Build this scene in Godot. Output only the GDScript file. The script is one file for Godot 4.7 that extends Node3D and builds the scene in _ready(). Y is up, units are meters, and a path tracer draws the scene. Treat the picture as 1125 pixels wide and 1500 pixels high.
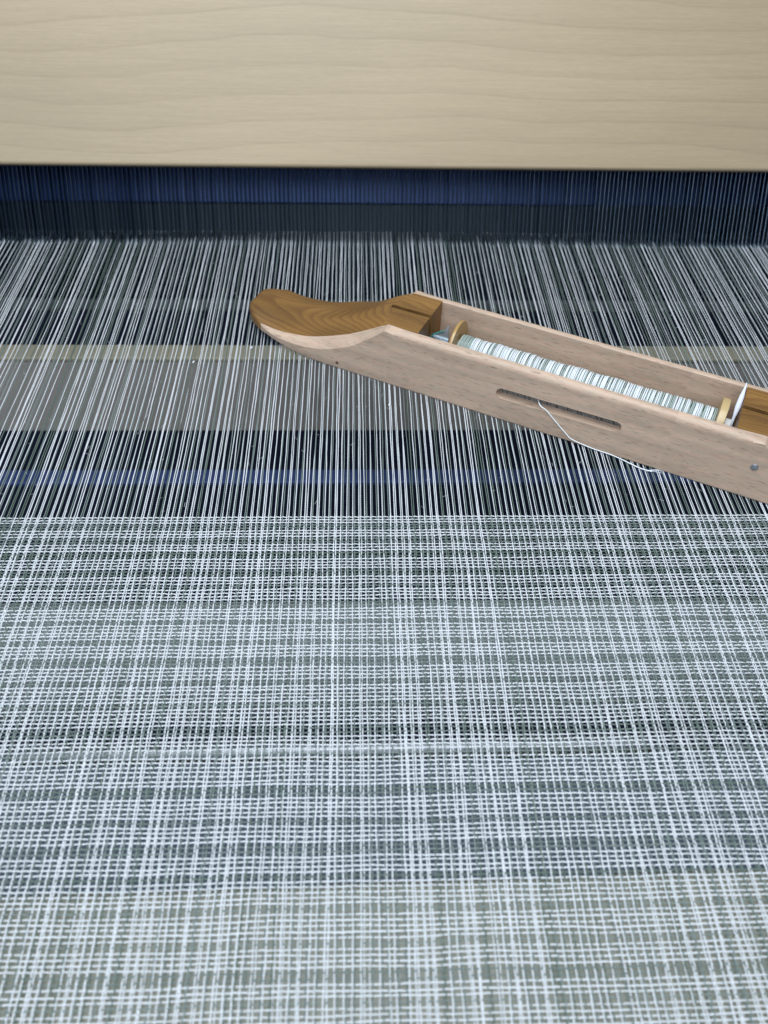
extends Node3D
# A weaving loom seen by its weaver: cloth and open warp, the reed under its wooden batten, a boat shuttle on the warp.
# Lengths below are in millimetres; MM turns them into metres when a mesh or a node is made.
const MM := 0.001
const DENT := 2.06          # one reed space
const PICK := 1.23          # distance between two wefts
const PICKS := 132
const REED_Z := -180.0
const TILT := -27.0         # the reed and its batten lean back
var rng := RandomNumberGenerator.new()

# ---------------------------------------------------------------- mesh helper
class Soup:
	var v := PackedVector3Array()
	var uv := PackedVector2Array()
	var col := PackedColorArray()
	var tint := Color.WHITE
	func tri(a: Vector3, b: Vector3, c: Vector3, ua := Vector2.ZERO, ub := Vector2.ZERO, uc := Vector2.ZERO) -> void:
		if (b - a).cross(c - a).length_squared() < 1e-14:
			return
		v.append(a); v.append(b); v.append(c)
		uv.append(ua); uv.append(ub); uv.append(uc)
		col.append(tint); col.append(tint); col.append(tint)
	func quad(a: Vector3, b: Vector3, c: Vector3, d: Vector3) -> void:
		tri(a, b, c); tri(a, c, d)
	# closed rings of the same count, swept one after the other; ends are capped
	func sweep(rings: Array, caps := true) -> void:
		for i in rings.size() - 1:
			var p: PackedVector3Array = rings[i]
			var q: PackedVector3Array = rings[i + 1]
			var n := p.size()
			for j in n:
				var k := (j + 1) % n
				quad(p[j], p[k], q[k], q[j])
		if caps:
			fan(rings[0], true)
			fan(rings[rings.size() - 1], false)
	func fan(r: PackedVector3Array, flip: bool) -> void:
		var flat := PackedVector2Array()
		var n := Vector3.ZERO
		for j in r.size():
			n += r[j].cross(r[(j + 1) % r.size()])
		var ax := n.abs().max_axis_index()
		for p in r:
			flat.append(Vector2(p.y, p.z) if ax == 0 else Vector2(p.x, p.z) if ax == 1 else Vector2(p.x, p.y))
		var t := Geometry2D.triangulate_polygon(flat)
		for i in range(0, t.size(), 3):
			var a := r[t[i]]
			var b := r[t[i + 1]]
			var c := r[t[i + 2]]
			if ((b - a).cross(c - a).dot(n) > 0.0) != flip:
				tri(a, b, c)
			else:
				tri(a, c, b)
	func box(lo: Vector3, hi: Vector3, bev: float) -> void:
		# a box with rounded long edges along x
		var ring := PackedVector3Array()
		var cs := [Vector2(hi.y - bev, hi.z - bev), Vector2(hi.y - bev, lo.z + bev), Vector2(lo.y + bev, lo.z + bev), Vector2(lo.y + bev, hi.z - bev)]
		var st := [0.0, 90.0, 180.0, 270.0]
		for k in 4:
			for i in 5:
				var a := deg_to_rad(st[k] + 90.0 * i / 4.0)
				# angle 0 = +z, 90 = +y
				var ca: Vector2 = [cs[0], cs[1], cs[2], cs[3]][k]
				ring.append(Vector3(0, ca.x + bev * sin(a), ca.y + bev * cos(a)))
		var rings := []
		for x in [lo.x, hi.x]:
			var r := PackedVector3Array()
			for p in ring:
				r.append(Vector3(x, p.y, p.z))
			rings.append(r)
		sweep(rings)
	func tube(path: PackedVector3Array, rad: float, sides := 6, taper := 1.0) -> void:
		var rings := []
		var up := Vector3.UP
		for i in path.size():
			var d := (path[mini(i + 1, path.size() - 1)] - path[maxi(i - 1, 0)]).normalized()
			if absf(d.dot(up)) > 0.95:
				up = Vector3(0.3, 0, 1).normalized()
			var s := d.cross(up).normalized()
			var u := s.cross(d).normalized()
			up = u
			var rr := rad * lerpf(1.0, taper, float(i) / maxf(1.0, path.size() - 1))
			var r := PackedVector3Array()
			for j in sides:
				var a := TAU * j / sides
				r.append(path[i] + (s * cos(a) + u * sin(a)) * rr)
			rings.append(r)
		sweep(rings)
	# a lathe round the x axis: profile points are (x, radius)
	func lathe(profile: PackedVector2Array, sides: int, at: Vector3) -> void:
		var rings := []
		for p in profile:
			var r := PackedVector3Array()
			for j in sides:
				var a := TAU * j / sides
				r.append(at + Vector3(p.x, p.y * sin(a), p.y * cos(a)))
			rings.append(r)
		sweep(rings)
	func mesh(mat: Material, crease := 40.0, planar := 0.0) -> ArrayMesh:
		# orient outwards is left to the sweeps; normals are shared up to the crease angle
		var n_tri := v.size() / 3
		var fn := PackedVector3Array()
		var near := {}
		for t in n_tri:
			var c := (v[3 * t + 2] - v[3 * t]).cross(v[3 * t + 1] - v[3 * t])
			fn.append(c)
			for k in 3:
				var key := Vector3i((v[3 * t + k] * 2000.0).round())
				if near.has(key):
					near[key].append(t)
				else:
					near[key] = [t]
		var lim := cos(deg_to_rad(crease))
		var nn := PackedVector3Array()
		nn.resize(v.size())
		var pos := PackedVector3Array()
		pos.resize(v.size())
		for t in n_tri:
			var f := fn[t].normalized()
			for k in 3:
				var key := Vector3i((v[3 * t + k] * 2000.0).round())
				var s := Vector3.ZERO
				for o in near[key]:
					if fn[o].normalized().dot(f) > lim:
						s += fn[o]
				nn[3 * t + k] = s.normalized()
				pos[3 * t + k] = v[3 * t + k] * MM
				if planar > 0.0:
					uv[3 * t + k] = Vector2(v[3 * t + k].x, v[3 * t + k].z) / planar
		var a := []
		a.resize(Mesh.ARRAY_MAX)
		a[Mesh.ARRAY_VERTEX] = pos
		a[Mesh.ARRAY_NORMAL] = nn
		a[Mesh.ARRAY_TEX_UV] = uv
		a[Mesh.ARRAY_COLOR] = col
		var m := ArrayMesh.new()
		m.add_surface_from_arrays(Mesh.PRIMITIVE_TRIANGLES, a)
		m.surface_set_material(0, mat)
		return m

# ---------------------------------------------------------------- node helpers
func part(called: String, m: Mesh, parent: Node3D) -> MeshInstance3D:
	var o := MeshInstance3D.new()
	o.name = called
	o.mesh = m
	parent.add_child(o, true)
	return o

func tag(o: Node, label: String, category: String, group := "") -> void:
	o.set_meta("label", label)
	o.set_meta("category", category)
	if group:
		o.set_meta("group", group)

func thing(called: String, label: String, category: String, at := Vector3.ZERO) -> Node3D:
	var o := Node3D.new()
	o.name = called
	add_child(o, true)
	o.position = at * MM
	tag(o, label, category)
	return o

func lin(r: float, g: float, b: float) -> Color:
	return Color(r, g, b).linear_to_srgb()

func plain(c: Color, rough: float, metal := 0.0, spec := 0.5) -> StandardMaterial3D:
	var m := StandardMaterial3D.new()
	m.albedo_color = c
	m.roughness = rough
	m.metallic = metal
	m.metallic_specular = spec
	return m

func noise(seed_: int, freq: float, oct := 3) -> FastNoiseLite:
	var n := FastNoiseLite.new()
	n.seed = seed_
	n.frequency = freq
	n.fractal_octaves = oct
	n.noise_type = FastNoiseLite.TYPE_SIMPLEX_SMOOTH
	return n

# ---------------------------------------------------------------- wood textures
func tex(im: Image) -> ImageTexture:
	return ImageTexture.create_from_image(im)

func maple_image(w: int, h: int) -> Image:
	# quiet flat-sawn maple: pale, with a few thin wandering growth lines
	var im := Image.create(w, h, false, Image.FORMAT_RGB8)
	var warp := noise(3, 1.0, 2)
	var fine := noise(5, 1.0, 3)
	var cloud := noise(8, 1.0, 2)
	for y in h:
		var v := float(y) / h
		for x in w:
			var u := float(x) / w
			var ph := v * 15.0 + warp.get_noise_2d(u * 1.4, v * 0.8) * 1.0 + warp.get_noise_2d(u * 6.0 + 40.0, v * 3.0) * 0.14
			var r := ph - floorf(ph)
			var strength := 0.5 + 0.5 * cloud.get_noise_2d(u * 2.0 + 9.0 * floorf(ph), v * 0.6)
			var line := exp(-pow((r - 0.85) / 0.04, 2.0)) * 0.047 * maxf(0.0, strength) + smoothstep(0.3, 0.85, r) * (1.0 - smoothstep(0.85, 0.92, r)) * 0.02
			var pore := fine.get_noise_2d(u * 60.0, v * 420.0) * 0.03 + fine.get_noise_2d(u * 9.0 + 3.0, v * 110.0) * 0.03
			var broad := cloud.get_noise_2d(u * 1.6, v * 2.4) * 0.03
			var k := 1.0 - line + pore + broad
			im.set_pixel(x, y, Color(0.715 * k, 0.628 * k - line * 0.05, 0.50 * k - line * 0.1))
	return im

func beech_image(w: int, h: int) -> Image:
	# steamed beech: pinkish, faint bands along the grain, and short dark ray flecks
	var im := Image.create(w, h, false, Image.FORMAT_RGB8)
	var band := noise(11, 1.0, 3)
	var fine := noise(12, 1.0, 2)
	for y in h:
		var v := float(y) / h
		for x in w:
			var u := float(x) / w
			var k := 1.0 + band.get_noise_2d(u * 1.4, v * 9.0) * 0.10 + fine.get_noise_2d(u * 22.0, v * 240.0) * 0.07
			var pink := fine.get_noise_2d(u * 12.0 + 7.0, v * 30.0) * 0.03
			im.set_pixel(x, y, Color((0.775 + pink) * k, 0.66 * k, 0.56 * k))
	var r := RandomNumberGenerator.new()
	r.seed = 21
	for i in 820:
		var x0 := r.randi_range(0, w - 1)
		var y0 := r.randi_range(0, h - 1)
		var ln := int(r.randf_range(10, 46))
		var dark := r.randf_range(0.05, 0.34)
		var slope := r.randf_range(-0.04, 0.04)
		for j in ln:
			var e := sin(PI * (j + 0.5) / ln)
			for d in 2:
				var px := posmod(x0 + j, w)
				var py := posmod(y0 + int(slope * j) + d, h)
				var c := im.get_pixel(px, py)
				var f := 1.0 - dark * e * (1.0 if d == 0 else 0.5)
				im.set_pixel(px, py, Color(c.r * f, c.g * f * (1.0 - 0.02 * e), c.b * f * (1.0 - 0.03 * e)))
	return im

func core_image(w: int, h: int) -> Image:
	# the yellow brown hardwood core: growth rings cut by the scooped nose; u runs over 90 mm of length, v over 30 mm of width
	var im := Image.create(w, h, false, Image.FORMAT_RGB8)
	var warp := noise(31, 1.0, 2)
	var fine := noise(33, 1.0, 3)
	for y in h:
		var t := (float(y) / h - 0.5) * 30.0
		for x in w:
			var s := -75.0 + 90.0 * float(x) / w
			var ph := (hint(s) * 0.55 - pow(absf(t), 1.7) * 0.085 + (s + 75.0) * 0.13) / 1.5 + warp.get_noise_2d(s * 0.025, t * 0.07) * 0.9
			if s > -4.0:
				ph = t * 0.42 + warp.get_noise_2d(s * 0.03, t * 0.1 + 30.0) * 1.4 + s * 0.02
			var r := ph - floorf(ph)
			var ring := smoothstep(0.25, 0.9, r) * (1.0 - smoothstep(0.92, 1.0, r))
			var pore := fine.get_noise_2d(s * 0.55, t * 6.0)
			var k := 1.0 - ring * 0.12 + pore * 0.10 + warp.get_noise_2d(s * 0.02 + 50.0, t * 0.06) * 0.16
			im.set_pixel(x, y, Color(0.53 * k, 0.385 * k - ring * 0.015, 0.20 * k))
	return im

func ply_normal() -> ImageTexture:
	# the twist of a two ply yarn, as relief
	var im := Image.create(32, 64, false, Image.FORMAT_RGB8)
	for y in 64:
		for x in 32:
			var p := fposmod(float(x) / 32.0 * 2.0 + float(y) / 64.0 * 2.0, 1.0)
			var hgt := absf(sin(PI * p))
			im.set_pixel(x, y, Color(hgt, hgt, hgt))
	im.bump_map_to_normal_map(5.0)
	return tex(im)

# ---------------------------------------------------------------- materials
var white_yarn := []
var green_yarn := []
var beech: StandardMaterial3D
var core_wood: StandardMaterial3D
var steel: StandardMaterial3D

func yarn_material(c: Color) -> StandardMaterial3D:
	var m := plain(c, 0.75, 0.0, 0.35)
	m.normal_enabled = true
	m.normal_texture = ply
	m.normal_scale = 1.0
	return m
var ply: ImageTexture

func make_materials() -> void:
	ply = ply_normal()
	for c in [lin(0.80, 0.80, 0.78), lin(0.84, 0.84, 0.82), lin(0.72, 0.73, 0.70)]:
		white_yarn.append(yarn_material(c))
	for c in [lin(0.21, 0.25, 0.22), lin(0.26, 0.30, 0.265), lin(0.16, 0.205, 0.16)]:
		green_yarn.append(yarn_material(c))
	beech = plain(Color.WHITE, 0.5, 0.0, 0.4)
	beech.albedo_texture = tex(beech_image(1024, 512))
	beech.uv1_triplanar = true
	beech.uv1_triplanar_sharpness = 6.0
	beech.uv1_scale = Vector3(1.0 / 0.11, 1.0 / 0.055, 1.0 / 0.055)
	core_wood = plain(Color.WHITE, 0.42, 0.0, 0.45)
	core_wood.albedo_texture = tex(core_image(720, 256))
	steel = plain(lin(0.42, 0.45, 0.48), 0.38, 1.0)

# ---------------------------------------------------------------- scene
func _ready() -> void:
	rng.seed = 7
	# camera
	var cam := Camera3D.new()
	cam.name = "camera"
	var right := Vector3(0.99947882, 0.02087210, 0.02462604)
	var up := Vector3(0.00427422, 0.67057530, -0.74182916)
	var fwd := Vector3(0.03199715, -0.74154779, -0.67013660)
	cam.transform = Transform3D(Basis(right, up, -fwd), Vector3(-8.684, 205.2507, 183.2657) * MM)
	cam.fov = rad_to_deg(2.0 * atan(750.0 / 1170.0))
	cam.near = 0.01
	cam.far = 20.0
	var att := CameraAttributesPhysical.new()
	att.frustum_focus_distance = 0.285
	att.frustum_focal_length = 18.72
	att.exposure_aperture = 10.0
	att.frustum_near = 0.01
	att.frustum_far = 20.0
	cam.attributes = att
	add_child(cam)
	# the room's dim light, and the window and ceiling that light the loom from behind the weaver
	var env := Environment.new()
	env.background_mode = Environment.BG_COLOR
	env.background_color = Color(0.30, 0.33, 0.40)
	env.tonemap_mode = Environment.TONE_MAPPER_LINEAR
	env.tonemap_exposure = 1.0
	env.sdfgi_enabled = true
	env.ssao_enabled = true
	env.ssil_enabled = true
	var we := WorldEnvironment.new()
	we.name = "environment"
	we.environment = env
	add_child(we)
	area_light("ceiling_light", Vector3(-15, 480, 90), Vector3(-10, 0, 60), Vector2(0.40, 0.40), Color(0.90, 0.95, 1.0), 0.37)
	area_light("window_light", Vector3(-500, 800, 1000), Vector3(0, 0, 0), Vector2(1.2, 1.0), Color(0.84, 0.91, 1.0), 1.05)

	make_materials()
	build_floor()
	build_under_cloth()
	build_batten()
	build_reed()
	build_cloth()
	build_shuttle()
	build_bobbin()

func area_light(called: String, at: Vector3, to: Vector3, size: Vector2, c: Color, e: float) -> void:
	var l := AreaLight3D.new()
	l.name = called
	l.area_size = size
	l.light_color = c
	l.light_energy = e
	l.shadow_enabled = true
	l.set("area_range", 10.0)
	add_child(l)
	l.look_at_from_position(at * MM, to * MM, Vector3.UP)

func build_floor() -> void:
	var s := Soup.new()
	s.box(Vector3(-1500, -430, -1500), Vector3(1500, -420, 900), 2.0)
	var f := part("floor", s.mesh(plain(lin(0.012, 0.017, 0.045), 0.8)), self)
	f.set_meta("kind", "structure")

func wood(c: Color, rough := 0.55) -> StandardMaterial3D:
	var m := beech.duplicate() as StandardMaterial3D
	m.albedo_color = c
	m.roughness = rough
	return m

# ---------------------------------------------------------------- what shows through the warp and the cloth
func build_under_cloth() -> void:
	# crossbar of the loom frame under the open warp
	var o := thing("loom_crossbar", "grey brown wooden crossbar with pale top edge under the open warp", "crossbar", Vector3(0, -90, -143))
	var s := Soup.new()
	s.box(Vector3(-330, 0, -10), Vector3(330, 47, 0), 1.5)
	part("bar", s.mesh(plain(lin(0.43, 0.365, 0.31), 0.6)), o)
	s = Soup.new()
	s.box(Vector3(-330, 47.2, -10.5), Vector3(330, 50, 0.8), 1.0)
	part("edging", s.mesh(plain(lin(0.38, 0.325, 0.22), 0.5)), o)
	# blue lath further down, in front of the crossbar
	var lath := thing("blue_lath", "blue lath lying low under the warp close to the cloth edge", "lath", Vector3(30, -72, -91))
	s = Soup.new()
	s.box(Vector3(-330, 0, -2), Vector3(280, 3, 7), 1.0)
	part("slat", s.mesh(plain(lin(0.025, 0.045, 0.14), 0.6)), lath)
	# take-up roll with the cloth already woven
	var roll := thing("cloth_roll", "grey green roll of finished cloth on its beam under the fabric", "cloth roll", Vector3(0, -84, 5))
	s = Soup.new()
	var prof := PackedVector2Array()
	for i in 41:
		prof.append(Vector2(-200.0 + 10.0 * i, 24.0 + rng.randf_range(-0.25, 0.25)))
	s.lathe(prof, 40, Vector3.ZERO)
	var rm := plain(lin(0.26, 0.275, 0.265), 0.85)
	part("rolled_cloth", s.mesh(rm), roll)
	s = Soup.new()
	s.lathe(PackedVector2Array([Vector2(-260, 14), Vector2(260, 14)]), 24, Vector3.ZERO)
	part("beam", s.mesh(wood(lin(0.8, 0.7, 0.6))), roll)
	# glossy tube close under the cloth, its highlight shines through the weave
	s = Soup.new()
	s.lathe(PackedVector2Array([Vector2(-104, 2.0), Vector2(-103, 2.6), Vector2(-101, 2.8), Vector2(71, 2.8), Vector2(73, 2.6), Vector2(74, 2.0)]), 32, Vector3.ZERO)
	var tube := part("glossy_tube", s.mesh(plain(lin(0.30, 0.31, 0.31), 0.42, 1.0)), self)
	tag(tube, "pale glossy tube lying right under the fabric, shining through its weave", "tube")
	tube.position = Vector3(0, -5.0, 83) * MM
	tube.rotation_degrees.y = 0.35
	# slate blue work apron hanging low between roll and breast beam
	var sheet := Soup.new()
	var fold := noise(61, 1.0, 2)
	for ix in 40:
		for iz in 8:
			var c := []
			for d in [[0, 0], [1, 0], [1, 1], [0, 1]]:
				var px: float = -260.0 + 13.0 * (ix + d[0])
				var pz: float = 27.0 + 11.0 * (iz + d[1])
				c.append(Vector3(px, -118.0 + fold.get_noise_2d(px * 0.012, pz * 0.01) * 14.0 - 0.02 * absf(px), pz))
			sheet.quad(c[0], c[1], c[2], c[3])
			sheet.quad(c[3] + Vector3(0, -1.2, 0), c[2] + Vector3(0, -1.2, 0), c[1] + Vector3(0, -1.2, 0), c[0] + Vector3(0, -1.2, 0))
	var ap := part("apron", sheet.mesh(plain(lin(0.19, 0.23, 0.275), 0.9), 60.0), self)
	tag(ap, "slate blue apron cloth glimpsed below the fabric before the breast beam", "apron")
	# breast beam that carries the cloth nearest the weaver
	var bb := thing("breast_beam", "beige wooden breast beam under the nearest end of the fabric", "beam", Vector3(0, -62, 118))
	s = Soup.new()
	s.box(Vector3(-330, 0, 0), Vector3(330, 60.4, 95), 4.0)
	part("beam", s.mesh(plain(lin(0.30, 0.285, 0.215), 0.5)), bb)
	bb.rotation_degrees.y = 1.0

# ---------------------------------------------------------------- batten and reed
func build_batten() -> void:
	var o := thing("batten", "pale maple batten board of the beater above the reed", "batten", Vector3(0, 0, REED_Z))
	o.rotation_degrees.x = TILT
	var s := Soup.new()
	s.box(Vector3(-340, 35.2, -10), Vector3(340, 150, 8), 1.8)
	var m := plain(Color.WHITE, 0.42, 0.0, 0.4)
	m.albedo_texture = tex(maple_image(1024, 512))
	m.uv1_triplanar = true
	m.uv1_triplanar_sharpness = 8.0
	m.uv1_scale = Vector3(1.0 / 0.46, 1.0 / 0.15, 1.0 / 0.15)
	m.uv1_offset = Vector3(0.46, 0.1, 0)
	part("board", s.mesh(m), o)
	# blue harness bar right behind the reed
	var h := thing("harness_bar", "blue painted harness bar seen through the upper half of the reed", "harness bar", Vector3(0, 0, REED_Z))
	h.rotation_degrees.x = TILT
	s = Soup.new()
	s.box(Vector3(-330, 19.5, -19), Vector3(330, 60, -12), 1.0)
	part("bar", s.mesh(plain(lin(0.10, 0.175, 0.42), 0.5)), h)
	s = Soup.new()
	s.box(Vector3(-330, 2.0, -19), Vector3(330, 19.2, -12), 1.0)
	part("lower_rail", s.mesh(plain(lin(0.06, 0.082, 0.095), 0.6)), h).set_meta("label", "dark teal lower rail")

func build_reed() -> void:
	var o := thing("reed", "fine steel reed of upright dents below the batten board", "reed", Vector3(0, 0, REED_Z))
	o.rotation_degrees.x = TILT
	# one blade: 0.5 mm thick, 3.4 mm deep, rounded at the front
	var s := Soup.new()
	var rings := []
	for y in [-26.0, 40.0]:
		var r := PackedVector3Array()
		for p in [Vector2(0, 0), Vector2(0.12, -0.06), Vector2(0.30, -0.5), Vector2(0.36, -5.2), Vector2(0.1, -5.5), Vector2(-0.1, -5.5), Vector2(-0.36, -5.2), Vector2(-0.30, -0.5), Vector2(-0.12, -0.06)]:
			r.append(Vector3(p.x, y, p.y))
		rings.append(r)
	s.sweep(rings)
	var mats := [plain(lin(0.27, 0.34, 0.41), 0.22, 1.0), plain(lin(0.23, 0.30, 0.37), 0.20, 1.0), plain(lin(0.31, 0.37, 0.43), 0.25, 1.0)]
	var blades := []
	for m in mats:
		blades.append(s.mesh(m, 50.0))
	for k in range(-98, 99):
		var d := part("dent", blades[rng.randi_range(0, 2)], o)
		d.position = Vector3((k + 0.5) * DENT + rng.randf_range(-0.07, 0.07), 0, rng.randf_range(-0.1, 0.1)) * MM
		d.rotation_degrees.y = rng.randf_range(-3.0, 3.0)
	s = Soup.new()
	s.box(Vector3(-206, -32, -5), Vector3(206, -26, 1.5), 1.5)
	part("baulk", s.mesh(plain(lin(0.035, 0.04, 0.042), 0.6)), o)

# ---------------------------------------------------------------- cloth and warp
const ENDS := "WGGGGWGGWWWGWWGGWWWGWWGWWWGGWWWGWGWGWGWGWGGW" + "WGWWWGWGGWWWWGWGWGWWGGWWWWWWGWWGWGWWGGWWWGWWWGWG" + "WGWWGWGWWWWGWWGWWGWWWGWGWGWWWGWGGWWGGWWWWWWWGGWG" + "WGWWWWGGWWWGWWWGWGWWWGGGWGWGWGWGWGWGGWWGWGWGWGWWWG" + "WGWWGGWWGWWWGGWWWWWGGGWWGGWWWGWGGGWWGWWGGGWWWGWG" + "WWGGWGWWWGGGWGWGGGWWWGWGWWGGWGWGWWWGGGWGWGWWWG"
const GREEN_ROWS := [[3, 2], [8, 2], [13, 2], [19, 2], [24, 1], [29, 2], [35, 1], [41, 1], [46, 2], [52, 1], [58, 1], [64, 2], [70, 1], [78, 2], [85, 1], [90, 2], [96, 1], [102, 1], [108, 1], [113, 2], [118, 1], [124, 1], [129, 1]]

func build_cloth() -> void:
	var o := thing("woven_cloth", "open plain weave cloth of white and grey green yarn with its unwoven warp", "cloth")
	var ends := 2 * 195
	# positions of the warp ends and their colours
	var xs := PackedFloat32Array()
	var green := PackedByteArray()
	var r := RandomNumberGenerator.new()
	r.seed = 99
	for e in ends:
		var dent := e / 2 - 97
		var half := (e % 2) * 2 - 1
		xs.append(dent * DENT + half * 0.30 + r.randf_range(-0.07, 0.07))
		var at := e - 2 * (97 - 63)
		var g := r.randf() < 0.36
		if at >= 0 and at < ENDS.length():
			g = ENDS[at] == "G"
		green.append(1 if g else 0)
	var wav := noise(51, 1.0, 2)
	var green_pick := {}
	for row in GREEN_ROWS:
		for k in row[1]:
			green_pick[row[0] + k] = true
	var pick_r := PackedFloat32Array()
	for j in PICKS:
		pick_r.append(0.194 * r.randf_range(0.9, 1.15))
	# warp
	var sides := 5
	var left_over := []
	for e in ends:
		var rad := 0.205 * r.randf_range(0.88, 1.16) if green[e] == 0 else 0.195 * r.randf_range(0.9, 1.1)
		var pos := PackedVector3Array()
		var nor := PackedVector3Array()
		var uv := PackedVector2Array()
		var idx := PackedInt32Array()
		# stations along the thread: behind the reed, open warp, then the woven part
		var st := PackedVector3Array()
		var spread := r.randf_range(-0.2, 0.2) + wav.get_noise_2d(e * 0.45, 77.0) * 0.55
		var lift := r.randf_range(-0.25, 0.25)
		for z in [-262.0, -222.0, -186.0, -181.0]:
			st.append(Vector3(xs[e] + spread * 0.3, lift, z))
		for i in 30:
			var z := -176.0 + i * 6.0
			var k := smoothstep(0.0, -60.0, z)
			st.append(Vector3(xs[e] + spread * k * smoothstep(-180.0, -120.0, z) + wav.get_noise_2d(e * 7.3, z * 0.03) * 0.22 * smoothstep(-2.0, -30.0, z) , lift * k, z + 0.0))
		for j in PICKS:
			var over := 1.0 if (e + j) % 2 == 0 else -1.0
			var z := j * PICK
			var wx := wav.get_noise_2d(e * 0.11, z * 0.012) * 0.55 + wav.get_noise_2d(e * 5.1, z * 0.09) * 0.16
			wx *= smoothstep(0.0, 12.0, z)
			st.append(Vector3(xs[e] + wx, over * 0.18, z))
			st.append(Vector3(xs[e] + wx + wav.get_noise_2d(e * 9.1, z * 2.0) * 0.06, 0.0, z + PICK * 0.5))
		for i in st.size():
			var q := rad * (1.0 + wav.get_noise_2d(e * 3.7 + 100.0, st[i].z * 0.12) * 0.35) * (1.0 if st[i].z > -0.5 else 0.90)
			for k in sides + 1:
				var a := TAU * k / sides
				var n := Vector3(cos(a), sin(a), 0)
				pos.append((st[i] + n * q) * MM)
				nor.append(n)
				uv.append(Vector2(float(k) / sides, st[i].z / 1.9))
			if i > 0:
				for k in sides:
					var b := i * (sides + 1) + k
					var c := b - sides - 1
					idx.append_array(PackedInt32Array([c, b, c + 1, c + 1, b, b + 1]))
		var mat: Material = green_yarn[r.randi_range(0, 2)] if green[e] else white_yarn[r.randi_range(0, 2)]
		var ar := []
		ar.resize(Mesh.ARRAY_MAX)
		ar[Mesh.ARRAY_VERTEX] = pos
		ar[Mesh.ARRAY_NORMAL] = nor
		ar[Mesh.ARRAY_TEX_UV] = uv
		ar[Mesh.ARRAY_INDEX] = idx
		if absi(e - ends / 2) < 150:
			var m := ArrayMesh.new()
			m.add_surface_from_arrays(Mesh.PRIMITIVE_TRIANGLES, ar)
			m.surface_set_material(0, mat)
			part("warp_thread", m, o)
		else:
			left_over.append([ar, green[e]])
	# the outermost warp ends, joined
	var joined := ArrayMesh.new()
	for g in 2:
		var st2 := SurfaceTool.new()
		st2.begin(Mesh.PRIMITIVE_TRIANGLES)
		for a in left_over:
			if a[1] == g:
				var m := ArrayMesh.new()
				m.add_surface_from_arrays(Mesh.PRIMITIVE_TRIANGLES, a[0])
				st2.append_from(m, 0, Transform3D())
		st2.commit(joined)
		joined.surface_set_material(g, green_yarn[0] if g else white_yarn[0])
	var rest := part("outer_warp_threads", joined, o)
	rest.set_meta("kind", "stuff")
	# weft
	for j in PICKS:
		var pos := PackedVector3Array()
		var nor := PackedVector3Array()
		var uv := PackedVector2Array()
		var idx := PackedInt32Array()
		var isg: bool = green_pick.has(j)
		var rad := pick_r[j]
		var zj := j * PICK + r.randf_range(-0.06, 0.06) * (0.0 if j == 0 else 1.0)
		var n := 0
		for e in ends:
			var over := 1.0 if (e + j) % 2 == 0 else -1.0
			var z := zj + (wav.get_noise_2d(e * 0.02 + 300.0, j * 0.05) * 0.35 + wav.get_noise_2d(e * 0.05 + 500.0, j * 0.9) * 0.16 + wav.get_noise_2d(e * 0.4 + 700.0, j * 3.1) * 0.09) * (0.35 + 0.65 * smoothstep(0.0, 5.0, float(j)))
			var wx := wav.get_noise_2d(e * 0.11, j * PICK * 0.012) * 0.55 * smoothstep(0.0, 12.0, j * PICK)
			var p := Vector3(xs[e] + wx, -over * 0.19, z)
			var q := rad * (1.0 + wav.get_noise_2d(e * 0.9 + 900.0, j * 5.3) * 0.3)
			for k in sides + 1:
				var a := TAU * k / sides
				var nn := Vector3(0, sin(a), cos(a))
				pos.append((p + nn * q) * MM)
				nor.append(nn)
				uv.append(Vector2(float(k) / sides, p.x / 1.7))
			if n > 0:
				for k in sides:
					var b := n * (sides + 1) + k
					var c := b - sides - 1
					idx.append_array(PackedInt32Array([c, c + 1, b, c + 1, b + 1, b]))
			n += 1
		var ar := []
		ar.resize(Mesh.ARRAY_MAX)
		ar[Mesh.ARRAY_VERTEX] = pos
		ar[Mesh.ARRAY_NORMAL] = nor
		ar[Mesh.ARRAY_TEX_UV] = uv
		ar[Mesh.ARRAY_INDEX] = idx
		var m := ArrayMesh.new()
		m.add_surface_from_arrays(Mesh.PRIMITIVE_TRIANGLES, ar)
		m.surface_set_material(0, green_yarn[r.randi_range(0, 2)] if isg else white_yarn[r.randi_range(0, 1)])
		part("weft_thread", m, o)
	# stray fibres standing off the yarn
	var s := Soup.new()
	for i in 420:
		var z := r.randf_range(-170.0, -2.0) if i < 300 else r.randf_range(0.0, 150.0)
		var x := r.randf_range(-150.0, 150.0)
		var p := Vector3(x, 0.25, z)
		var path := PackedVector3Array()
		var d := Vector3(r.randf_range(-1, 1), r.randf_range(0.0, 0.7), r.randf_range(-1, 1)).normalized()
		var turn := Vector3(r.randf_range(-1, 1), r.randf_range(-0.3, 0.3), r.randf_range(-1, 1)) * 0.35
		for k in 5:
			path.append(p)
			p += d * r.randf_range(0.25, 0.6)
			d = (d + turn).normalized()
		s.tube(path, 0.035, 3)
	var fz := part("stray_fibres", s.mesh(plain(lin(0.8, 0.8, 0.78), 0.8)), o)
	fz.set_meta("kind", "stuff")
	# small knots and lint on the warp
	for p in [Vector3(-76.5, 0.3, -86), Vector3(-53.5, 0.3, -96), Vector3(3.8, 0.3, -59)]:
		s = Soup.new()
		var pr := PackedVector2Array()
		for i in 7:
			var a := PI * i / 6.0
			pr.append(Vector2(-cos(a) * 0.75, maxf(0.02, sin(a) * 0.45)))
		s.lathe(pr, 8, Vector3.ZERO)
		var k := part("lint", s.mesh(white_yarn[1], 60.0), o)
		k.position = p * MM
		k.rotation_degrees = Vector3(20, 60, 0)

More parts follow.
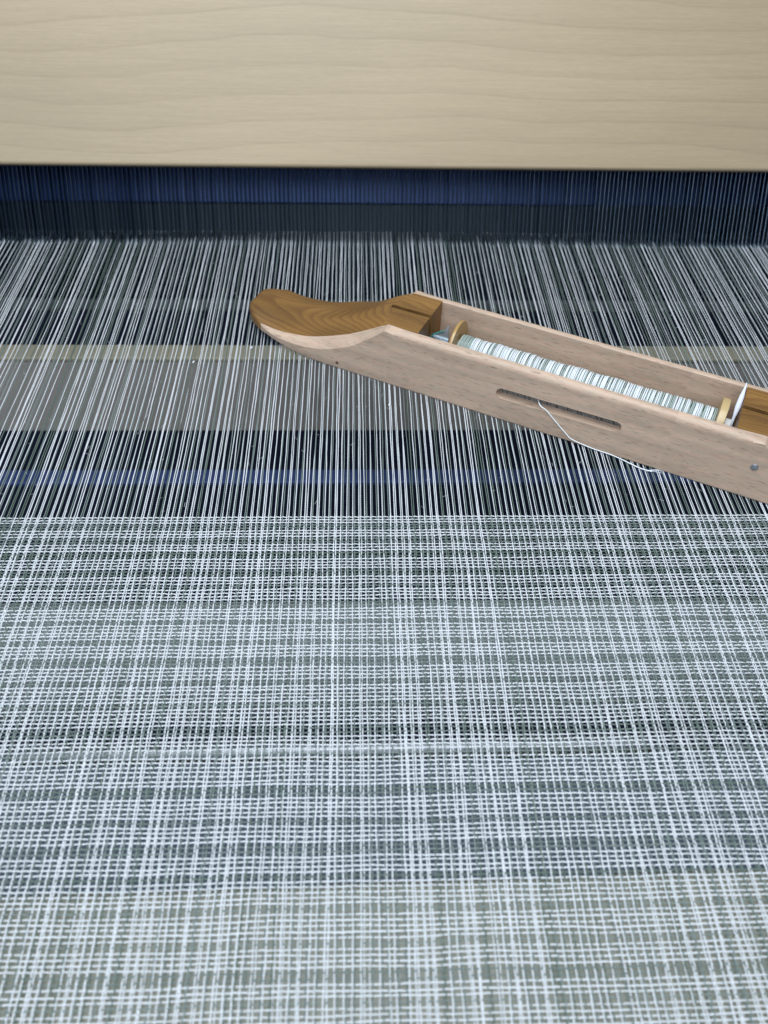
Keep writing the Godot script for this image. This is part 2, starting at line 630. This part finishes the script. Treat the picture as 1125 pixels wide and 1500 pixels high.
# ---------------------------------------------------------------- the boat shuttle; local x runs along it, y up, z towards the weaver
const LEN := 138.0
const HGT := 25.8
const WID := 15.8
const CORE := 12.1
const NOSE := 71.5
var hx := [-71.5, -66.0, -60.5, -53.0, -44.6, -36.5, -28.4, -22.0, -15.9, -8.4, -2.3, 0.0]
var hy := [8.6, 8.6, 7.7, 6.9, 7.4, 8.9, 11.6, 14.3, 17.3, 21.6, 25.1, 26.6]

func hint(s: float) -> float:      # height of the scooped top where core and near cheek meet
	for i in range(1, hx.size()):
		if s <= hx[i]:
			var k: float = (s - hx[i - 1]) / (hx[i] - hx[i - 1])
			var m0: float = hy[maxi(i - 2, 0)]
			var m3: float = hy[mini(i + 1, hy.size() - 1)]
			return clampf(cubic_interpolate(hy[i - 1], hy[i], m0, m3, k), minf(hy[i - 1], hy[i]) - 0.6, maxf(hy[i - 1], hy[i]) + 0.3)
	return 26.6 + s * 0.7

func htop(s: float, t: float) -> float:
	var near_tip := smoothstep(-10.0, -30.0, s)
	var k := lerpf(0.030, 0.010, near_tip)
	var y := hint(s) + k * (CORE * CORE - t * t) + near_tip * 0.09 * (t + CORE)
	return minf(HGT, y)

func hbot(s: float) -> float:
	return 0.0 if s > -28.0 else 4.2 * pow(clampf((-28.0 - s) / 30.0, 0.0, 1.0), 1.6) - 0.9 * smoothstep(-62.0, -71.5, s)

func width(s: float) -> float:
	if s > -38.0:
		return WID
	return WID * pow(maxf(0.0, 1.0 - pow((-38.0 - s) / (NOSE - 38.0), 2.2)), 0.4545)

func far_width(s: float) -> float:
	return lerpf(minf(width(s), 12.12), width(s), smoothstep(-34.0, -4.0, s))

func stations(a: float, b: float) -> Array:
	var out := [a]
	var s := a
	while s < b:
		var step := 0.5 if s > -10.0 and s < 3.0 else 1.5 if s < 5.0 else 4.0
		if s < -64.0:
			step = 0.35
		s += step
		out.append(minf(s, b))
	return out

func core_ring(s: float, slit: float, mirror: bool) -> PackedVector3Array:
	var w := minf(CORE, width(s))
	var wf := minf(CORE, far_width(s))
	var e := clampf((s + NOSE) / 3.0, 0.001, 1.0)
	var thick := sqrt(1.0 - (1.0 - e) * (1.0 - e))
	var free := clampf((CORE - w) / 1.0, 0.0, 1.0) * thick
	var r := PackedVector3Array()
	var mid := 0.0
	var put := func(t: float, h: float) -> void:
		var c := (htop(s, 0.0) + hbot(s)) * 0.5
		r.append(Vector3(LEN - s if mirror else s, lerpf(c, h, thick), -t))
	put.call(-w + 0.8 * free, hbot(s))
	put.call(-w, hbot(s) + 0.8 * free)
	put.call(-w, htop(s, -w) - 1.1 * free - 0.02)
	put.call(-w + 0.35 * free, htop(s, -w) - 0.4 * free)
	for i in range(1, 8):
		var t := -w * (1.0 - i / 8.0)
		if i == 7:
			t = -0.95 * minf(1.0, w / 6.0)
		put.call(t, htop(s, t))
	put.call(-0.95 * minf(1.0, w / 6.0), htop(s, 0) - 0.01 - slit)
	put.call(0.95 * minf(1.0, w / 6.0), htop(s, 0) - 0.01 - slit)
	for i in range(1, 8):
		var t := wf * i / 8.0
		if i == 1:
			t = 0.95 * minf(1.0, w / 6.0)
		put.call(t, htop(s, t))
	put.call(wf - 0.35 * free, htop(s, wf) - 0.4 * free)
	put.call(wf, htop(s, wf) - 1.1 * free - 0.02)
	put.call(wf, hbot(s) + 0.8 * free)
	put.call(wf - 0.8 * free, hbot(s))
	return r

func rail_ring(s: float, far: bool, lo: float, hi: float, raw_s: float) -> PackedVector3Array:
	# s is the mirrored station used for heights; lo and hi cut the ring to a strip (above or below the thread slot)
	var w := maxf(far_width(s) if far else width(s), CORE + 0.02)
	var sg := 1.0 if far else -1.0
	var hb := hbot(s)
	var nose := smoothstep(1.0, -5.0, s)
	var body := smoothstep(-3.0, 9.0, s)
	var drop := 0.6
	for p in [[-60.0, 0.8], [-44.0, 2.0], [-28.0, 4.2], [-16.0, 4.2], [-6.0, 2.2], [0.0, 0.8]]:
		if s >= p[0]:
			drop = p[1]
	if s < 0.0:
		var ks := [[-60.0, 0.8], [-44.0, 2.0], [-28.0, 4.2], [-16.0, 4.2], [-6.0, 2.2], [0.0, 0.8]]
		for i in 5:
			if s >= ks[i][0] and s < ks[i + 1][0]:
				drop = lerpf(ks[i][1], ks[i + 1][1], (s - ks[i][0]) / (ks[i + 1][0] - ks[i][0]))
	var r := PackedVector3Array()
	var put := func(t: float, h: float) -> void:
		r.append(Vector3(raw_s, clampf(h, lo, hi), -sg * t))
	var top := htop(s, sg * CORE)
	put.call(CORE, hb)
	put.call(CORE, top - 0.5 * body)
	put.call(CORE + 0.4 * body, top)
	for i in range(1, 9):
		var q := i / 8.0
		var z_nose := drop * pow(q, 1.3)
		var qq := clampf((q - 0.30) / 0.70, 0.0, 1.0)
		var z_body := 2.6 * (1.0 - sqrt(maxf(0.0, 1.0 - qq * qq)))
		put.call(lerpf(CORE, w, q), maxf(hb + 0.3, top - z_nose * nose - z_body * body - 0.6 * q * (1.0 - nose) * (1.0 - body)))
	put.call(w, minf(hb + 0.9, maxf(hb + 0.3, top - drop)))
	put.call(w - 0.3 * (w - CORE) / 3.7, hb + 0.25)
	put.call(w - 0.9 * (w - CORE) / 3.7, hb)
	return r

func side_rail(far: bool) -> ArrayMesh:
	var s := Soup.new()
	var a := -26.0 if far else -60.4
	var all := []
	var left := stations(a, 69.0)
	for x in left:
		all.append(x)
	for i in range(left.size() - 2, -1, -1):
		all.append(LEN - left[i])
	var s0 := 45.6
	var s1 := 93.4
	var rs := 2.35
	if far:
		var rings := []
		for x in all:
			rings.append(rail_ring(minf(x, LEN - x), true, -9.0, 99.0, x))
		for i in rings.size():
			rings[i].reverse()
		s.sweep(rings)
		return s.mesh(beech, 35.0)
	var before := []
	var after := []
	for x in all:
		if x < s0 - 0.01:
			before.append(rail_ring(minf(x, LEN - x), false, -9.0, 99.0, x))
		if x > s1 + 0.01:
			after.append(rail_ring(minf(x, LEN - x), false, -9.0, 99.0, x))
	before.append(rail_ring(s0, false, -9.0, 99.0, s0))
	after.push_front(rail_ring(LEN - s1, false, -9.0, 99.0, s1))
	s.sweep(before)
	s.sweep(after)
	var lower := []
	var upper := []
	var xs := []
	for i in 9:
		xs.append(s0 + rs * (1.0 - cos(PI * 0.5 * i / 8.0)))
	xs.append(69.0)
	for i in 9:
		xs.append(s1 - rs * (1.0 - sin(PI * 0.5 * i / 8.0 + 0.0)) if i < 8 else s1)
	for i in 9:
		xs[10 + i] = s1 - rs * (1.0 - sin(PI * 0.5 * i / 8.0))
	for x in xs:
		var d := rs
		if x < s0 + rs:
			d = sqrt(maxf(0.0, rs * rs - pow(s0 + rs - x, 2.0)))
		elif x > s1 - rs:
			d = sqrt(maxf(0.0, rs * rs - pow(x - s1 + rs, 2.0)))
		var hc: float = 12.9 + 0.9 * (x - s0) / (s1 - s0) - 0.2
		lower.append(rail_ring(minf(x, LEN - x), false, -9.0, hc - d, x))
		upper.append(rail_ring(minf(x, LEN - x), false, hc + d, 99.0, x))
	s.sweep(lower, false)
	s.sweep(upper, false)
	return s.mesh(beech, 35.0)

func end_block(mirror: bool, inner: float) -> ArrayMesh:
	var s := Soup.new()
	var rings := []
	var open := false
	for x in stations(-NOSE + 0.02, inner):
		if x >= -5.6 and not open:
			open = true
			rings.append(core_ring(-5.6, 0.0, mirror))
			rings.append(core_ring(-5.59, 19.0, mirror))
			continue
		rings.append(core_ring(x, 19.0 if open else 0.0, mirror))
	if not mirror:
		for r in rings:
			r.reverse()
	s.sweep(rings)
	var m := s.mesh(core_wood, 35.0)
	# flat texture coordinates: length and width
	var a := m.surface_get_arrays(0)
	var pts: PackedVector3Array = a[Mesh.ARRAY_VERTEX]
	var uv := PackedVector2Array()
	for p in pts:
		var x := LEN - p.x / MM if mirror else p.x / MM
		uv.append(Vector2((x + 75.0) / 90.0, (-p.z / MM + p.y / MM * 0.12) / 30.0 + 0.45))
	a[Mesh.ARRAY_TEX_UV] = uv
	var out := ArrayMesh.new()
	out.add_surface_from_arrays(Mesh.PRIMITIVE_TRIANGLES, a)
	out.surface_set_material(0, core_wood)
	return out

func shuttle_frame(o: Node3D) -> void:
	o.position = Vector3(9.916, 0.18, -86.117) * MM
	o.rotation.y = -0.469

func build_shuttle() -> void:
	var o := thing("boat_shuttle", "wooden boat shuttle with brown noses lying slantwise on the warp", "shuttle")
	shuttle_frame(o)
	part("side_rail", side_rail(false), o).set_meta("label", "near beech side with the long thread slot")
	part("side_rail", side_rail(true), o)
	part("end_block", end_block(false, 11.0), o).set_meta("label", "left brown nose with scooped top")
	part("end_block", end_block(true, 8.5), o)
	var s := Soup.new()
	# steel spindle that carries the bobbin, hinged in the left block
	s.lathe(PackedVector2Array([Vector2(2, 1.1), Vector2(120, 1.1), Vector2(132, 1.0), Vector2(134, 0.4)]), 12, Vector3(0, AXIS, 0))
	part("spindle", s.mesh(steel), o)
	# pin through the right end
	s = Soup.new()
	var pr := PackedVector2Array()
	pr.append_array([Vector2(-0.6, 1.35), Vector2(0.25, 1.35), Vector2(0.45, 1.1), Vector2(0.5, 0.02)])
	s.lathe(pr, 16, Vector3.ZERO)
	var pin := part("pin", s.mesh(plain(lin(0.5, 0.52, 0.55), 0.35, 1.0)), o)
	pin.position = Vector3(139.7, 14.6, 15.8) * MM
	pin.rotation_degrees.y = -90
	# dark knot in the near cheek
	s = Soup.new()
	s.lathe(PackedVector2Array([Vector2(-0.3, 0.75), Vector2(0.04, 0.7), Vector2(0.06, 0.02)]), 10, Vector3.ZERO)
	var kn := part("wood_knot", s.mesh(plain(lin(0.10, 0.035, 0.025), 0.5)), o)
	kn.position = Vector3(-22.4, 2.8, 15.8) * MM
	kn.rotation_degrees.y = -90
	# thin spring plate at the left block, its edge catching the light
	s = Soup.new()
	var plate := PackedVector3Array([Vector3(0, 0, 0), Vector3(7.5, -1.0, 0), Vector3(7.2, 8.5, 0), Vector3(5.6, 5.0, 0), Vector3(1.2, 2.2, 0)])
	var back := PackedVector3Array()
	for p in plate:
		back.append(p + Vector3(0, 0, -0.5))
	s.sweep([plate, back])
	var sp := part("spring_plate", s.mesh(plain(lin(0.75, 0.80, 0.80), 0.3, 0.7)), o)
	sp.position = Vector3(11.3, 15.5, -1.0) * MM
	s = Soup.new()
	s.tube(PackedVector3Array([Vector3(0, 0, 0), Vector3(1.4, 2.1, 0), Vector3(5.4, 4.8, 0.1)]), 0.28, 6)
	var gr := part("green_strand", s.mesh(plain(lin(0.05, 0.32, 0.27), 0.5)), o)
	gr.position = Vector3(11.3, 15.8, -0.8) * MM
	s = Soup.new()
	s.box(Vector3(0, 0, 0), Vector3(10.0, 0.5, 2.0), 0.2)
	var lk := part("spring_leaf", s.mesh(steel), o)
	lk.position = Vector3(11.2, 17.6, 4.2) * MM
	# pale pointed leaf spring at the right block
	s = Soup.new()
	var lrings := []
	for q in [[-11.0, 6.4, 0.5, 0.25], [-9.0, 5.9, 0.75, 0.3], [-5.0, 3.8, 0.5, 0.3], [-1.0, 1.6, 0.5, 0.3], [2.0, -0.6, 0.95, 0.4], [5.0, -3.2, 0.8, 0.4], [7.0, -5.2, 0.4, 0.3], [8.4, -6.8, 0.2, 0.15]]:
		var ring := PackedVector3Array()
		for k in 10:
			var an := TAU * k / 10.0
			ring.append(Vector3(cos(an) * q[2], q[0] + sin(an) * q[3] * 0.6, q[1] + sin(an) * q[3]))
		lrings.append(ring)
	s.sweep(lrings)
	var lf := part("spring_leaf", s.mesh(plain(lin(0.72, 0.72, 0.76), 0.35)), o)
	lf.position = Vector3(128.4, 20.5, -3.0) * MM

const AXIS := 15.5

func build_bobbin() -> void:
	var o := thing("bobbin", "bobbin of white and grey green yarn lying inside the shuttle", "bobbin")
	shuttle_frame(o)
	var gold := plain(lin(0.46, 0.27, 0.085), 0.28, 0.0, 0.6)
	for f in [[23.6, 10.6, 1.5], [125.6, 9.8, 2.9]]:
		var s := Soup.new()
		var x: float = f[0]
		var rr: float = f[1]
		var th: float = f[2]
		s.lathe(PackedVector2Array([Vector2(x - th, 1.3), Vector2(x - th, rr - 0.5), Vector2(x - th + 0.2, rr - 0.15), Vector2(x - th * 0.5, rr), Vector2(x - 0.2, rr - 0.15), Vector2(x, rr - 0.5), Vector2(x, 1.3)]), 48, Vector3(0, AXIS, 0))
		part("flange", s.mesh(gold if th < 2.0 else plain(lin(0.56, 0.39, 0.18), 0.3)), o)
	var c := Soup.new()
	c.lathe(PackedVector2Array([Vector2(21.5, 3.0), Vector2(128.0, 3.0)]), 24, Vector3(0, AXIS, 0))
	part("tube", c.mesh(plain(lin(0.75, 0.72, 0.66), 0.6)), o)
	# the wound yarn: one long helix, laid in short slightly uneven turns
	var r := RandomNumberGenerator.new()
	r.seed = 5
	var wn := noise(77, 1.0, 2)
	var sts := [Soup.new(), Soup.new()]
	var x := 24.2
	var run := 0
	var g := true
	var first := true
	while x < 122.4:
		if run <= 0:
			g = not g if not first else true
			run = (9 if first else (1 if r.randf() < 0.75 else 2)) if g else r.randi_range(1, 5)
			if x > 105.0 and g:
				run = r.randi_range(1, 3)
			first = false
		run -= 1
		var pitch := r.randf_range(0.52, 0.68)
		var rr := 5.25 + wn.get_noise_1d(x * 0.06) * 0.55 + r.randf_range(-0.16, 0.18)
		var th := r.randf_range(0.27, 0.35) if not g else r.randf_range(0.20, 0.27)
		var path := PackedVector3Array()
		var tilt := r.randf_range(-0.5, 0.5) + 0.6
		for k in 29:
			var a := TAU * k / 28.0
			path.append(Vector3(x + pitch * k / 28.0 + tilt * sin(a) * 0.35, AXIS + rr * sin(a), rr * cos(a)))
		sts[1 if g else 0].tube(path, th, 5)
		x += pitch
	part("wound_yarn", sts[0].mesh(plain(lin(0.80, 0.81, 0.79), 0.6, 0.0, 0.4), 80.0), o).set_meta("label", "white turns of yarn")
	part("wound_yarn", sts[1].mesh(plain(lin(0.41, 0.48, 0.42), 0.6, 0.0, 0.4), 80.0), o).set_meta("label", "grey green turns of yarn")
	# the loose end that leaves by the slot and lies on the warp
	var inv := o.transform.affine_inverse()
	var w := func(px: float, py: float, pz: float) -> Vector3:
		var q: Vector3 = (inv * (Vector3(px, py, pz) * MM)) / MM
		return Vector3(q.x, q.y, maxf(q.z, 16.25))
	var pts := [Vector3(55, AXIS - 3.5, 4.0), Vector3(60.0, 13.6, 11.5), Vector3(63.0, 13.0, 16.0), Vector3(65.8, 11.6, 16.15), Vector3(70.5, 7.6, 16.3), Vector3(75.0, 3.9, 16.4), Vector3(77.5, 2.4, 16.6), w.call(79.5, 1.1, -35.2), w.call(87.0, 0.75, -29.9), w.call(94.2, 0.8, -22.9), w.call(98.6, 0.75, -20.9)]
	var curve := Curve3D.new()
	for i in pts.size():
		var tan: Vector3 = (pts[mini(i + 1, pts.size() - 1)] - pts[maxi(i - 1, 0)]) / 6.0
		curve.add_point(pts[i], -tan, tan)
	curve.bake_interval = 0.7
	var ls := Soup.new()
	ls.tube(curve.get_baked_points(), 0.21, 7)
	var e: Vector3 = pts[pts.size() - 1]
	for i in 7:
		var path := PackedVector3Array()
		var p := e - Vector3(1.5, 0, 0)
		var d: Vector3 = w.call(103.4, 0.7, -21.2 + r.randf_range(-3.0, 2.0)) - e
		d = d.normalized()
		for k in 6:
			path.append(p)
			p += d * r.randf_range(0.7, 1.3)
			d = (d + Vector3(r.randf_range(-0.2, 0.2), r.randf_range(-0.03, 0.06), r.randf_range(-0.25, 0.25))).normalized()
		ls.tube(path, 0.08, 4, 0.5)
	part("loose_end", ls.mesh(plain(lin(0.84, 0.84, 0.82), 0.6), 80.0), o)
